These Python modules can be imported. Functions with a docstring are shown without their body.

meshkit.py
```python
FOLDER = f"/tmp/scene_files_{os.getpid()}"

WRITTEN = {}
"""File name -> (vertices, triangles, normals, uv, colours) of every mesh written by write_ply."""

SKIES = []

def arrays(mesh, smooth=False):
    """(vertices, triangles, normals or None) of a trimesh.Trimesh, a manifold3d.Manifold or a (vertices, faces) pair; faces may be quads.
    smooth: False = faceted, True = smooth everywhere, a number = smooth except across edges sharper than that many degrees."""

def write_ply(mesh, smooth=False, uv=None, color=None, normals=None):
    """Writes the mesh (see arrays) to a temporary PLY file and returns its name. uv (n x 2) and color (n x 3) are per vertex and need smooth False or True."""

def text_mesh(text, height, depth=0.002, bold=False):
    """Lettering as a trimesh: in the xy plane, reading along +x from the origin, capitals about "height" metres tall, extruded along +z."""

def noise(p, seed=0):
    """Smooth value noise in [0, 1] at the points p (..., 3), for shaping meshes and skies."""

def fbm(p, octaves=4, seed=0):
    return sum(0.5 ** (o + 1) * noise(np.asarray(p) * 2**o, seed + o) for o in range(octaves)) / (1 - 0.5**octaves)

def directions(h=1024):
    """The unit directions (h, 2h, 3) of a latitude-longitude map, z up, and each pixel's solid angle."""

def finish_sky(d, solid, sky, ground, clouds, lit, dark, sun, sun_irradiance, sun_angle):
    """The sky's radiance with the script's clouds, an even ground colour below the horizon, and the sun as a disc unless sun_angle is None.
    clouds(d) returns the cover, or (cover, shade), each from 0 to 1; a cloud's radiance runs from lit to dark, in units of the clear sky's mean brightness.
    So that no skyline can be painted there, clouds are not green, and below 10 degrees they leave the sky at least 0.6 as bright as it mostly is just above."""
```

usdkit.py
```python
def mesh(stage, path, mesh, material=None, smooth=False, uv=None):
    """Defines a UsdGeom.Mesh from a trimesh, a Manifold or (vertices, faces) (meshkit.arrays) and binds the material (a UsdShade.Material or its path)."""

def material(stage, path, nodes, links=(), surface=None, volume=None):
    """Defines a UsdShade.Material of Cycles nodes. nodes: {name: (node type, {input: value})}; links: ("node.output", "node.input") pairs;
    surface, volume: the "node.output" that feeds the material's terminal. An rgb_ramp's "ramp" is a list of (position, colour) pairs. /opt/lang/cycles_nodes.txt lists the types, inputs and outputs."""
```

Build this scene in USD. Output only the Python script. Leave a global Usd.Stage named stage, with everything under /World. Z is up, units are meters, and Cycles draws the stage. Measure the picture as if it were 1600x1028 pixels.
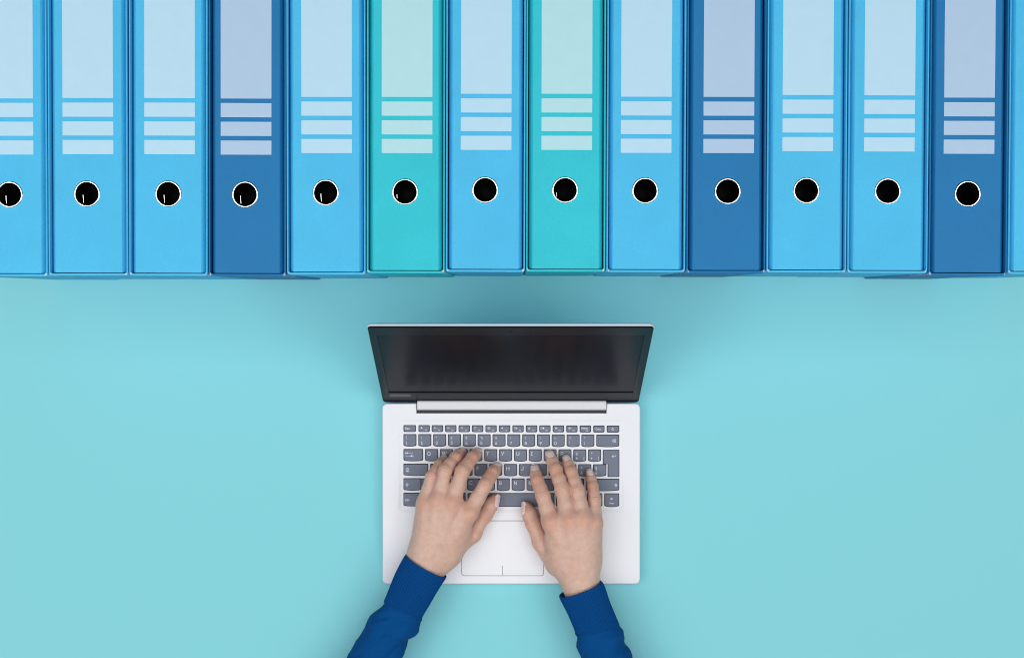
import math, random
import numpy as np
import trimesh, manifold3d as m3, shapely
from shapely import affinity
from shapely.geometry import Polygon, Point, LineString, box as sbox
import usdkit, meshkit
from pxr import Usd, UsdGeom, UsdLux, UsdShade, Gf, Sdf, Vt

random.seed(7); rng = np.random.default_rng(7)
stage = Usd.Stage.CreateInMemory()
UsdGeom.SetStageUpAxis(stage, 'Z'); UsdGeom.SetStageMetersPerUnit(stage, 1.0)
world = UsdGeom.Xform.Define(stage, '/World'); stage.SetDefaultPrim(world.GetPrim())

# ------------------------------------------------------------------ camera
H, FPX, TILT = 1.81, 2217.0, -math.radians(1.189)
cam = UsdGeom.Camera.Define(stage, '/World/camera')
cam.CreateHorizontalApertureAttr(36.0); cam.CreateVerticalApertureAttr(36.0 * 657 / 1024)
cam.CreateFocalLengthAttr(36.0 * FPX / 1600.0)
cam.CreateClippingRangeAttr((0.05, 50.0))
cam.CreateExposureAttr(0.0)
cam.AddTranslateOp().Set((0, 0, H)); cam.AddRotateXOp().Set(math.degrees(TILT))

# ------------------------------------------------------------------ light: studio softboxes above and to both sides of the desk
def softbox(name, pos, target, w, h, power, color):
    l = UsdLux.RectLight.Define(stage, '/World/' + name)
    l.CreateWidthAttr(w); l.CreateHeightAttr(h); l.CreateIntensityAttr(power); l.CreateColorAttr(color)
    z = np.array(pos, float) - np.array(target, float); z /= np.linalg.norm(z)
    x = np.cross([0, 1, 0.001], z); x /= np.linalg.norm(x); y = np.cross(z, x)
    m = np.eye(4); m[0, :3], m[1, :3], m[2, :3], m[3, :3] = x, y, z, pos
    l.AddTransformOp().Set(Gf.Matrix4d(m.tolist()))
    return l
softbox('softbox_light', (-1.60, -0.50, 1.78), (-0.15, -0.10, 0), 1.2, 1.3, 2.7, (1.0, 0.985, 0.97))
softbox('softbox_light_001', (1.60, -0.50, 1.78), (0.15, -0.10, 0), 1.2, 1.3, 2.4, (1.0, 0.985, 0.97))
softbox('ceiling_light', (0, -0.36, 2.7), (0, -0.05, 0), 4.2, 2.8, 1.93, (0.98, 0.99, 1.0))

# ------------------------------------------------------------------ helpers
def at(px, py, z):
    """the point at height z that the photograph shows at pixel px, py (1600 x 1028)"""
    u, v = (px - 800.0) / FPX, (514.0 - py) / FPX
    c, s = math.cos(TILT), math.sin(TILT)
    y, zz = v * c + s, v * s - c
    t = (z - H) / zz
    return np.array([u * t, y * t, z])

def lin(r, g, b, k=1.0):
    c = np.array([r, g, b], float) / 255
    return tuple(k * np.where(c <= 0.04045, c / 12.92, ((c + 0.055) / 1.055) ** 2.4))

names = {}
def path(name, parent=None):
    base = '/World' if parent is None else str(parent.GetPath())
    k = names.get((base, name), 0); names[(base, name)] = k + 1
    return f'{base}/{name}' + (f'_{k:03d}' if k else '')
def data(p, label=None, category=None, group=None, kind=None):
    for k, v in (('label', label), ('category', category), ('group', group), ('kind', kind)):
        if v: p.SetCustomDataByKey(k, v)
    return p
def thing(name, label, category, loc=(0, 0, 0), rz=0, group=None):
    x = UsdGeom.Xform.Define(stage, path(name)); x.AddTranslateOp().Set(tuple(map(float, loc)))
    if rz: x.AddRotateZOp().Set(math.degrees(rz))
    return data(x.GetPrim(), label, category, group)
def part(name, mesh, mat, parent=None, smooth=35, label=None):
    p = usdkit.mesh(stage, path(name, parent), mesh, mat, smooth=smooth).GetPrim()
    return data(p, label)
def primvar(prim, name, values):
    UsdGeom.PrimvarsAPI(prim).CreatePrimvar(name, Sdf.ValueTypeNames.FloatArray, 'vertex').Set(Vt.FloatArray.FromNumpy(np.asarray(values, np.float32)))

def rrect(x0, x1, y0, y1, r, z, n=6):
    """ring of a rounded rectangle, counter-clockwise"""
    pts = []
    for cx, cy, a in ((x1 - r, y0 + r, -90), (x1 - r, y1 - r, 0), (x0 + r, y1 - r, 90), (x0 + r, y0 + r, 180)):
        for t in np.linspace(0, 90, n):
            b = math.radians(a + t); pts.append((cx + r * math.cos(b), cy + r * math.sin(b), z))
    return np.array(pts)
def loft(rings, cap0=True, cap1=True):
    n = len(rings[0]); v = np.vstack(rings); f = []
    for k in range(len(rings) - 1):
        for i in range(n):
            j = (i + 1) % n
            f += [(k*n + i, k*n + j, (k+1)*n + j), (k*n + i, (k+1)*n + j, (k+1)*n + i)]
    for on, k, flip in ((cap0, 0, True), (cap1, len(rings) - 1, False)):
        if on:
            c = len(v); v = np.vstack([v, rings[k].mean(0)])
            for i in range(n):
                a, b = k*n + i, k*n + (i + 1) % n
                f.append((c, b, a) if flip else (c, a, b))
    return trimesh.Trimesh(v, np.array(f), process=False)
def slab(poly_or_ring, z0, z1, bevel=0.0):
    """a plate with the given outline; a small bevel round the top edge"""
    r = np.asarray(poly_or_ring)[:, :2]
    rings = [np.c_[r, np.full(len(r), z0)]]
    if bevel:
        c = (r.max(0) + r.min(0)) / 2; half = (r.max(0) - r.min(0)) / 2
        rings += [np.c_[r, np.full(len(r), z1 - bevel)], np.c_[c + (r - c) * (1 - 0.3*bevel/half), np.full(len(r), z1 - 0.3*bevel)], np.c_[c + (r - c) * (1 - bevel/half), np.full(len(r), z1)]]
    else:
        rings += [np.c_[r, np.full(len(r), z1)]]
    return loft(rings)
def to_manifold(t):
    t = trimesh.Trimesh(t.vertices, t.faces, process=True)
    return m3.Manifold(m3.Mesh(np.asarray(t.vertices, np.float32), np.asarray(t.faces, np.uint32)))
def boxm(x0, x1, y0, y1, z0, z1):
    return trimesh.creation.box(bounds=[[x0, y0, z0], [x1, y1, z1]])

# ------------------------------------------------------------------ materials
def M(name): return '/World/Looks/' + name
UsdGeom.Scope.Define(stage, '/World/Looks')
def plain(name, color, rough=0.5, metallic=0.0, spec=0.5, grain=0.0, scale=900.0, bump=0.0, bump_scale=2500.0, coat=0.0, **kw):
    nodes = {'geo': ('geometry', {}), 'p': ('principled_bsdf', {'base_color': color, 'roughness': rough, 'metallic': metallic, 'specular_ior_level': spec, 'coat_weight': coat, **kw})}
    links = []
    if grain:
        nodes['n'] = ('noise_texture', {'scale': scale, 'detail': 4.0, 'roughness': 0.65})
        nodes['r'] = ('map_range', {'from_min': 0.3, 'from_max': 0.7, 'to_min': 1 - grain, 'to_max': 1 + grain})
        nodes['h'] = ('hsv', {'color': color})
        links += [('geo.position', 'n.vector'), ('n.fac', 'r.value'), ('r.result', 'h.value'), ('h.color', 'p.base_color')]
    if bump:
        nodes['bn'] = ('noise_texture', {'scale': bump_scale, 'detail': 3.0, 'roughness': 0.6})
        nodes['b'] = ('bump', {'distance': 0.0004, 'strength': bump})
        links += [('geo.position', 'bn.vector'), ('bn.fac', 'b.height'), ('b.normal', 'p.normal')]
    usdkit.material(stage, M(name), nodes, links, surface='p.BSDF')
    return M(name)

def paper(name, color, wear_color):
    """book-binding paper with a fine linen grain, faintly rubbed at the corners"""
    nodes = {'geo': ('geometry', {}), 'n': ('noise_texture', {'scale': 700.0, 'detail': 5.0, 'roughness': 0.7}), 'n2': ('noise_texture', {'scale': 22.0, 'detail': 3.0}),
             'r': ('map_range', {'from_min': 0.3, 'from_max': 0.7, 'to_min': 0.93, 'to_max': 1.07}), 'r2': ('map_range', {'from_min': 0.3, 'from_max': 0.7, 'to_min': 0.97, 'to_max': 1.03}),
             'mm': ('math', {'math_type': 'multiply'}), 'h': ('hsv', {'color': color}),
             'w': ('attribute', {'attribute': 'wear'}), 'wn': ('noise_texture', {'scale': 420.0, 'detail': 4.0}), 'wm': ('math', {'math_type': 'multiply'}), 'ws': ('map_range', {'from_min': 0.42, 'from_max': 0.6, 'to_min': 0, 'to_max': 0.9, 'clamp': True}),
             'mix': ('mix_color', {'b': wear_color}), 'bn': ('noise_texture', {'scale': 1500.0, 'detail': 3.0, 'roughness': 0.6}), 'b': ('bump', {'distance': 0.0004, 'strength': 0.25}),
             'p': ('principled_bsdf', {'roughness': 0.55, 'specular_ior_level': 0.25})}
    links = [('geo.position', 'n.vector'), ('geo.position', 'n2.vector'), ('geo.position', 'wn.vector'), ('geo.position', 'bn.vector'), ('n.fac', 'r.value'), ('n2.fac', 'r2.value'), ('r.result', 'mm.value1'), ('r2.result', 'mm.value2'), ('mm.value', 'h.value'),
             ('wn.fac', 'ws.value'), ('ws.result', 'wm.value1'), ('w.fac', 'wm.value2'), ('wm.value', 'mix.fac'), ('h.color', 'mix.a'), ('mix.result', 'p.base_color'), ('bn.fac', 'b.height'), ('b.normal', 'p.normal')]
    usdkit.material(stage, M(name), nodes, links, surface='p.BSDF')
    return M(name)

PAPER = {'light': paper('light_blue_paper', lin(76, 190, 236), (0.75, 0.85, 0.92)), 'dark': paper('dark_blue_paper', lin(26, 119, 178), (0.65, 0.72, 0.85)), 'teal': paper('turquoise_paper', lin(48, 198, 214), (0.75, 0.9, 0.9))}
LABEL = {'light': plain('light_blue_label', lin(186, 223, 243), 0.6, spec=0.3, grain=0.015, scale=60), 'dark': plain('dark_blue_label', lin(177, 203, 230), 0.6, spec=0.3, grain=0.015, scale=60), 'teal': plain('turquoise_label', lin(182, 226, 234), 0.6, spec=0.3, grain=0.015, scale=60)}
DESK = plain('painted_tabletop', lin(137, 216, 224), 0.55, spec=0.16, grain=0.012, scale=500, bump=0.04, bump_scale=900)
CHROME = plain('polished_steel', (0.92, 0.92, 0.93), 0.16, metallic=1.0)
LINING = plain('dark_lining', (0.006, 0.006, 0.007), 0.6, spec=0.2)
SILVER = plain('silver_laptop_shell', (0.84, 0.855, 0.90), 0.42, spec=0.5, grain=0.012, scale=1400, bump=0.03)
SILVER_EDGE = plain('brushed_aluminium', (0.72, 0.73, 0.77), 0.4, metallic=0.0)
BEZEL = plain('black_bezel', (0.005, 0.008, 0.013), 0.30, spec=0.16, bump=0.03, specular_tint=(0.72, 0.86, 1.0))
SCREEN = plain('dark_screen', (0.003, 0.005, 0.010), 0.23, spec=0.11, specular_tint=(0.72, 0.86, 1.0))
DARK = plain('dark_hinge_plastic', (0.020, 0.020, 0.026), 0.5)
KEY = plain('grey_keycap', lin(112, 119, 137), 0.5, spec=0.4, grain=0.03, scale=1200, bump=0.05)
RIM = plain('dark_key_rim', (0.030, 0.031, 0.042), 0.6, spec=0.3)
LEGEND = plain('key_legend_print', lin(228, 231, 242), 0.6)
GROOVE = plain('trackpad_gap', (0.10, 0.10, 0.12), 0.7)
NAMEPLATE = plain('name_plate', (0.055, 0.07, 0.085), 0.4)

# ------------------------------------------------------------------ tabletop
g = 28
xs, ys = np.linspace(-1.6, 1.6, g), np.linspace(-1.2, 1.3, g)
X, Y = np.meshgrid(xs, ys, indexing='ij'); v = np.c_[X.ravel(), Y.ravel(), np.zeros(g * g)]
idx = np.arange(g * g).reshape(g, g)
q = np.stack([idx[:-1, :-1], idx[1:, :-1], idx[1:, 1:], idx[:-1, 1:]], -1).reshape(-1, 4)
desk = part('tabletop', (v, q), DESK, smooth=False)
data(desk, 'plain pale turquoise tabletop under the laptop and the files', 'tabletop', kind='structure')

# ------------------------------------------------------------------ lever arch files in slipcases
D, LEN = 0.285, 0.352
# kind, boundary at the left (top, bottom), lip y, label centre, label bottom y, hole x, hole y, rod?
edges = [(-53.5, -51), (73, 75), (199.3, 200.7), (326, 325), (446.4, 447.3), (571.5, 572), (697, 695.5), (822, 821), (948, 946.5), (1074, 1071.5), (1198.5, 1196.7), (1326.3, 1323), (1453.6, 1450), (1578, 1574), (1704, 1700)]
files = [('light', 432.0, 12.5, 241.7, 15, 304, 1), ('light', 431.0, 137.5, 241.2, 136, 303, 1), ('light', 431.3, 265.0, 241.3, 263, 303, 1), ('dark', 431.8, 384.5, 242.0, 383, 304, 1),
         ('light', 429.6, 510.5, 239.6, 509, 301, 1), ('teal', 427.3, 636.0, 239.6, 633, 300, 2), ('light', 425.3, 759.5, 234.6, 758, 297, 0), ('teal', 425.0, 885.5, 234.6, 883, 297, 2),
         ('light', 425.7, 1009.5, 239.2, 1008, 298, 0), ('dark', 427.0, 1138.5, 239.6, 1137, 299, 0), ('light', 426.2, 1262.0, 236.6, 1260, 298, 0), ('light', 427.2, 1389.5, 237.0, 1387, 299, 0),
         ('dark', 430.7, 1514.0, 240.6, 1512, 303, 0), ('light', 428.6, 1640.0, 238.5, 1638, 301, 0)]
flabels = ['light blue lever arch file cut off at the left end of the row',
           'light blue lever arch file beside the cut-off leftmost one',
           'light blue lever arch file just left of the leftmost dark blue one',
           'leftmost dark blue lever arch file, between two light blue ones',
           'light blue lever arch file between the leftmost dark blue file and a turquoise one',
           'turquoise lever arch file, the left one of two, with blue files on both sides',
           'light blue lever arch file between the two turquoise files, above the laptop',
           'turquoise lever arch file, the right one of two, above the right half of the laptop',
           'light blue lever arch file between a turquoise file and the middle dark blue one',
           'middle dark blue lever arch file, just right of the laptop below',
           'light blue lever arch file just right of the middle dark blue one',
           'light blue lever arch file just left of the rightmost dark blue one',
           'rightmost dark blue lever arch file, near the right end of the row',
           'light blue lever arch file of which only a sliver shows at the right end']

def torus_ring(profile, n=48):
    """revolve (r, z) points round z"""
    a = np.linspace(0, 2 * math.pi, n, endpoint=False); k = len(profile)
    v = np.array([[r * math.cos(t), r * math.sin(t), z] for t in a for r, z in profile]); f = []
    for i in range(n):
        for j in range(k - 1):
            p, q_, = i * k + j, ((i + 1) % n) * k + j
            f += [(p, q_, q_ + 1), (p, q_ + 1, p + 1)]
    return trimesh.Trimesh(v, np.array(f), process=False)

def make_file(i):
    kind, ylip, lx, ly, hx, hy, rod = files[i]
    (lt, lb), (rt, rb) = edges[i], edges[i + 1]
    pl, pr = at(lb, ylip, D), at(rb, ylip, D)
    up = (at(lt, 0, D) - at(lb, 400, D)) + (at(rt, 0, D) - at(rb, 400, D)); up /= np.linalg.norm(up)
    rz = math.atan2(-up[0], up[1])
    W = pr[0] - pl[0] - 0.0009
    mid = (pl + pr) / 2 + up * LEN / 2
    ca, sa = math.cos(-rz), math.sin(-rz)
    def loc(px, py, z):
        d = at(px, py, z) - mid
        return np.array([d[0] * ca - d[1] * sa, d[0] * sa + d[1] * ca, z])
    t = thing('lever_arch_file', flabels[i], 'lever arch file', (mid[0], mid[1], 0), rz, 'lever arch files standing in a row')
    a, b = W / 2, LEN / 2
    tw, tl = 0.0019, 0.0028
    ring = lambda o, z, r: rrect(-a + o, a - o, -b + o, b - o, max(r, 0.0006), z, 7)
    inner = lambda e, z: rrect(-a + tw + e, a - tw - e, -b + tl + e, b - tl - e, 0.0026, z, 7)
    bulge = 0.0004 * rng.standard_normal()
    rings = [ring(0.0008, 0.0, 0.003), ring(0.0004, 0.002, 0.0034), ring(0.0002 + bulge * 0.3, D * 0.55, 0.0038), ring(0, D - 0.0016, 0.004), ring(0.00022, D - 0.0005, 0.004), ring(0.0007, D, 0.0036)]
    rings += [inner(-0.0005, D), inner(0.0, D - 0.0006), inner(0.0, D - 0.03), inner(0.0, D - 0.09)]
    case = loft(rings)
    n = len(rings[0]); wear = np.zeros(len(case.vertices))
    for k in (3, 4, 5, 6):
        for j in range(n):
            if (j // 7) in (0, 3): wear[k * n + j] = 0.9 if 2 <= j % 7 <= 4 else 0.0
    cv, cf, _ = meshkit.arrays(case, 50)
    from scipy.spatial import cKDTree
    p = part('slipcase', (cv, cf), PAPER[kind], t, smooth=True)
    primvar(p, 'wear', wear[cKDTree(case.vertices).query(cv)[1]])
    # the file's spine, a little below the lip of the slipcase, its hinges falling away at both sides
    zt = D - 0.0014
    hw, y0, y1 = a - tw - 0.0011 - 0.0042, -b + tl + 0.0007, b - tl - 0.0009
    prof = [(-hw - 0.0042, zt - 0.012), (-hw - 0.0042, zt - 0.0066), (-hw - 0.0038, zt - 0.0051), (-hw - 0.0007, zt - 0.0006), (-hw, zt - 0.00015), (-hw + 0.0006, zt)]
    prof = prof + [(-x, z) for x, z in prof[::-1]]
    cs = m3.CrossSection([np.array(prof)[::-1]])
    cs = cs if cs.area() > 0 else m3.CrossSection([np.array(prof)])
    sp = m3.Manifold.extrude(cs, y1 - y0).rotate((90, 0, 0)).translate((0, y1, 0))
    h = loc(hx, hy, zt)
    sp = sp - m3.Manifold.cylinder(0.05, 0.0129, circular_segments=48).translate((h[0], h[1], zt - 0.04))
    spine = part('spine', sp, PAPER[kind], t, smooth=40)
    # printed label panel and three strips
    l0 = loc(lx, ly, zt); hwl = 79.0 / 1454 / 2; pit, sh = 0.0200, 0.0151
    for k in range(3):
        part('label_strip', slab(rrect(l0[0] - hwl, l0[0] + hwl, l0[1] + k * pit, l0[1] + k * pit + sh, 0.0002, 0, 2), zt - 0.0002, zt + 0.00012), LABEL[kind], spine, smooth=False)
    part('label_panel', slab(rrect(l0[0] - hwl, l0[0] + hwl, l0[1] + 3 * pit, min(l0[1] + 3 * pit + 0.135, y1 - 0.012), 0.0002, 0, 2), zt - 0.0002, zt + 0.00012), LABEL[kind], spine, smooth=False)
    # steel eyelet
    ro, ri = 0.0144, 0.0120
    ey = torus_ring([(ro, -0.0001), (ro - 0.0001, 0.0004), (ro - 0.0006, 0.0009), (ro - 0.0011, 0.00105), (ri + 0.0008, 0.00105), (ri + 0.0003, 0.0008), (ri, 0.0002), (ri, -0.0008)])
    ey.apply_translation([h[0], h[1], zt])
    part('finger_ring', ey, CHROME, t, smooth=50)
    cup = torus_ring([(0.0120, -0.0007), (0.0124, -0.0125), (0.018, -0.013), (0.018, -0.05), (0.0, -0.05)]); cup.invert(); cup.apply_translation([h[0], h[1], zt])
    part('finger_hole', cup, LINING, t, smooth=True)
    if rod:
        L = 0.0085 if rod == 1 else 0.0045
        off = (-0.0058, -0.0052) if rod == 1 else (-0.0092, -0.0045)
        r = trimesh.creation.cylinder(0.00075, L, sections=14); r.apply_transform(trimesh.transformations.rotation_matrix(math.pi / 2 - 0.05, [1, 0.05, 0]))
        r.apply_translation([h[0] + off[0], h[1] + off[1], zt - 0.006])
        part('lever_rod', r, CHROME, t, smooth=40)
for i in range(len(files)): make_file(i)

# ------------------------------------------------------------------ laptop
ZB = 0.0185                                                  # top of the palm rest
LX0, LX1 = at(597.2, 780, ZB)[0], at(1000.6, 780, ZB)[0]
LY0, LY1 = at(800, 912.4, ZB)[1], at(800, 630.0, ZB)[1]
laptop = thing('laptop', 'open silver laptop with a dark screen and grey keys under the hands', 'laptop', (0, 0, 0))
rx0, rx1 = at(622, 780, ZB)[0], at(976, 780, ZB)[0]
ry0, ry1 = at(800, 800.5, ZB)[1], at(800, 654.5, ZB)[1]
def base_ring(o, z, r=0.0062): return rrect(LX0 + o, LX1 - o, LY0 + o, LY1 - o, r, z, 8)
def dish_ring(o, z): return rrect(rx0 + o, rx1 - o, ry0 + o, ry1 - o, 0.004, z, 8)
ZD = ZB - 0.0011
body = loft([base_ring(0.010, 0.0015), base_ring(0.004, 0.0022), base_ring(0.0008, 0.008), base_ring(0.0, ZB - 0.0028), base_ring(0.0003, ZB - 0.0012), base_ring(0.0010, ZB - 0.0003), base_ring(0.0018, ZB),
             dish_ring(0.0, ZB), dish_ring(0.0006, ZB - 0.0001), dish_ring(0.0036, ZD + 0.0001), dish_ring(0.0046, ZD)])
hx0, hx1, hy0 = at(650.4, 640, ZB)[0], at(948.0, 640, ZB)[0], at(800, 645.8, ZB)[1]
notch = m3.Manifold.cube((hx1 - hx0, 0.05, 0.02)).translate((hx0, hy0, ZB - 0.006))
body = to_manifold(body) - notch
part('base', body, SILVER, laptop, smooth=30)
# dark hinge channel and the silver hinge bar lying in it
part('hinge_channel', boxm(hx0 + 0.0001, hx1 - 0.0001, hy0 + 0.0001, LY1 + 0.004, ZB - 0.0075, ZB - 0.0048), DARK, laptop, smooth=False)
bx0, bx1 = at(652.0, 634, ZB)[0], at(947.0, 634, ZB)[0]
byc, bz = at(800, 633.2, ZB + 0.001)[1], ZB - 0.0012
prof = [(math.copysign(abs(math.cos(a)) ** 0.55, math.cos(a)) * 0.0060, math.copysign(abs(math.sin(a)) ** 0.55, math.sin(a)) * 0.0050) for a in np.linspace(0, 2 * math.pi, 40, endpoint=False)]
bar = loft([np.array([[x, byc + py * s, bz + pz * s] for py, pz in prof]) for x, s in ((bx0, 0.9), (bx0 + 0.0004, 1.0), (bx1 - 0.0004, 1.0), (bx1, 0.9))])
part('hinge_bar', bar, SILVER_EDGE, laptop, smooth=30)
for k in range(4):
    fx, fy = (LX0 + 0.03, LX1 - 0.03)[k % 2], (LY0 + 0.03, LY1 - 0.03)[k // 2]
    ft = trimesh.creation.cylinder(0.008, 0.0024, sections=20); ft.apply_translation([fx, fy, 0.0012]); part('rubber_foot', ft, DARK, laptop)

# trackpad
tx0, tx1, ty0, ty1 = at(721.3, 850, ZB)[0], at(849.6, 850, ZB)[0], at(800, 899.0, ZB)[1], at(800, 813.3, ZB)[1]
part('trackpad_gap', slab(rrect(tx0 - 0.0003, tx1 + 0.0003, ty0 - 0.0003, ty1 + 0.0003, 0.004, 0, 8), ZB - 0.0005, ZB + 0.00008), GROOVE, laptop, smooth=False)
pad = part('trackpad', slab(rrect(tx0 + 0.0003, tx1 - 0.0003, ty0 + 0.0003, ty1 - 0.0003, 0.0036, 0, 8), ZB - 0.0005, ZB + 0.00022, 0.0001), SILVER, laptop, smooth=30)
dv = at(785.0, 891, ZB)
part('button_divider', boxm(dv[0] - 0.0003, dv[0] + 0.0003, ty0 + 0.0008, at(785, 883.5, ZB)[1], ZB + 0.0001, ZB + 0.0003), GROOVE, pad, smooth=False)

# keys: outline in photo pixels (1600 wide), legends as (text, height px, dx px, dy px) from the key's upper left corner
ZK = ZD + 0.0011
def zx(a): return 560 + a / 3.3167
def icon(kind):
    """small printed symbols, drawn in a unit square"""
    L = lambda pts, w=0.1: LineString(pts).buffer(w / 2, cap_style=2, join_style=2)
    P_ = lambda pts: Polygon(pts)
    if kind == 'shift': return P_([(0.5, 1), (1, 0.5), (0.72, 0.5), (0.72, 0.1), (0.28, 0.1), (0.28, 0.5), (0, 0.5)]).difference(P_([(0.5, 0.82), (0.78, 0.58), (0.6, 0.58), (0.6, 0.22), (0.4, 0.22), (0.4, 0.58), (0.22, 0.58)]))
    if kind == 'caps': return affinity.translate(affinity.scale(icon('shift'), 1, 0.75, origin=(0, 0)), 0, 0.3).union(sbox(0.2, 0.0, 0.8, 0.14)).union(sbox(0.05, 0.14, 0.95, 0.22))
    if kind == 'tab': return shapely.union_all([L([(0, 0.55), (0, 1.0)], 0.07), L([(0, 0.78), (1.5, 0.78)], 0.06), P_([(0.05, 0.78), (0.45, 0.97), (0.45, 0.59)]), L([(1.5, 0), (1.5, 0.4)], 0.07), L([(0, 0.2), (1.5, 0.2)], 0.06), P_([(1.45, 0.2), (1.05, 0.4), (1.05, 0.0)])])
    if kind == 'enter': return shapely.union_all([L([(0.2, 0.5), (1.4, 0.5), (1.4, 0.95)], 0.12), P_([(-0.1, 0.5), (0.5, 0.95), (0.5, 0.05)])])
    if kind == 'back':
        o = P_([(0, 0.5), (0.4, 1), (1.3, 1), (1.3, 0), (0.4, 0)])
        return o.difference(o.buffer(-0.12)).union(L([(0.55, 0.3), (0.95, 0.7)], 0.12)).union(L([(0.55, 0.7), (0.95, 0.3)], 0.12))
    if kind == 'right': return P_([(1, 0.5), (0.5, 1), (0.5, 0.62), (0, 0.62), (0, 0.38), (0.5, 0.38), (0.5, 0)])
    if kind == 'left': return affinity.scale(icon('right'), -1, 1)
    if kind == 'up': return affinity.rotate(icon('right'), 90)
    if kind == 'power':
        o = Point(0.5, 0.45).buffer(0.45); return o.difference(o.buffer(-0.13)).difference(sbox(0.38, 0.6, 0.62, 1.1)).union(sbox(0.44, 0.5, 0.56, 1.0))
    spk = P_([(0, 0.3), (0.25, 0.3), (0.55, 0.0), (0.55, 1.0), (0.25, 0.7), (0, 0.7)])
    if kind == 'mute': return spk.union(L([(0.0, 1.0), (1.0, 0.0)], 0.13))
    if kind == 'quieter': return spk.difference(spk.buffer(-0.12)).union(L([(0.75, 0.5), (1.2, 0.5)], 0.13))
    if kind == 'louder': return icon('quieter').union(L([(0.97, 0.28), (0.97, 0.72)], 0.13))
    if kind == 'cross': return L([(0.1, 0), (0.9, 1)], 0.14).union(L([(0.1, 1), (0.9, 0)], 0.14))
    if kind == 'reload':
        o = Point(0.5, 0.5).buffer(0.48); return o.difference(o.buffer(-0.14)).difference(sbox(0.6, 0.3, 1.2, 0.72)).union(P_([(0.62, 0.66), (1.05, 0.66), (0.95, 1.0)]))
    if kind == 'pad':
        o = sbox(0, 0, 1.2, 0.95); return o.difference(o.buffer(-0.12)).union(L([(0.1, 0.9), (1.1, 0.1)], 0.12)).union(sbox(0.2, 0.15, 0.6, 0.35))
    if kind == 'plane': return P_([(1.1, 0.5), (0.7, 0.62), (0.45, 1.0), (0.33, 1.0), (0.45, 0.62), (0.1, 0.6), (0, 0.8), (-0.1, 0.5), (0, 0.2), (0.1, 0.4), (0.45, 0.38), (0.33, 0), (0.45, 0), (0.7, 0.38)])
    if kind == 'camera':
        o = sbox(0, 0.1, 0.8, 0.9); return o.difference(o.buffer(-0.12)).union(P_([(0.8, 0.5), (1.2, 0.85), (1.2, 0.15)])).union(L([(0, 1), (1.1, 0)], 0.12))
    if kind == 'lock': return sbox(0.1, 0, 0.9, 0.5).difference(sbox(0.4, 0.15, 0.6, 0.35)).union(Point(0.5, 0.55).buffer(0.35).difference(Point(0.5, 0.55).buffer(0.22)).intersection(sbox(0, 0.5, 1, 1)))
    if kind == 'screens':
        o = sbox(0, 0.1, 0.8, 0.9); return o.difference(o.buffer(-0.12)).union(sbox(1.0, 0.1, 1.7, 0.9)).union(sbox(0.85, 0.4, 0.97, 0.6))
    sun = Point(0.45, 0.5).buffer(0.45).difference(Point(0.45, 0.5).buffer(0.2))
    if kind == 'dimmer': return sun.union(L([(1.05, 0.5), (1.45, 0.5)], 0.13))
    if kind == 'brighter': return sun.union(L([(1.05, 0.5), (1.45, 0.5)], 0.13)).union(L([(1.25, 0.3), (1.25, 0.7)], 0.13))
    if kind == 'window': return shapely.union_all([sbox(i * 0.55, j * 0.55, i * 0.55 + 0.45, j * 0.55 + 0.45) for i in (0, 1) for j in (0, 1)])
    return sun
S_K = 1238.0                                                 # pixels per metre on the keys
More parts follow.
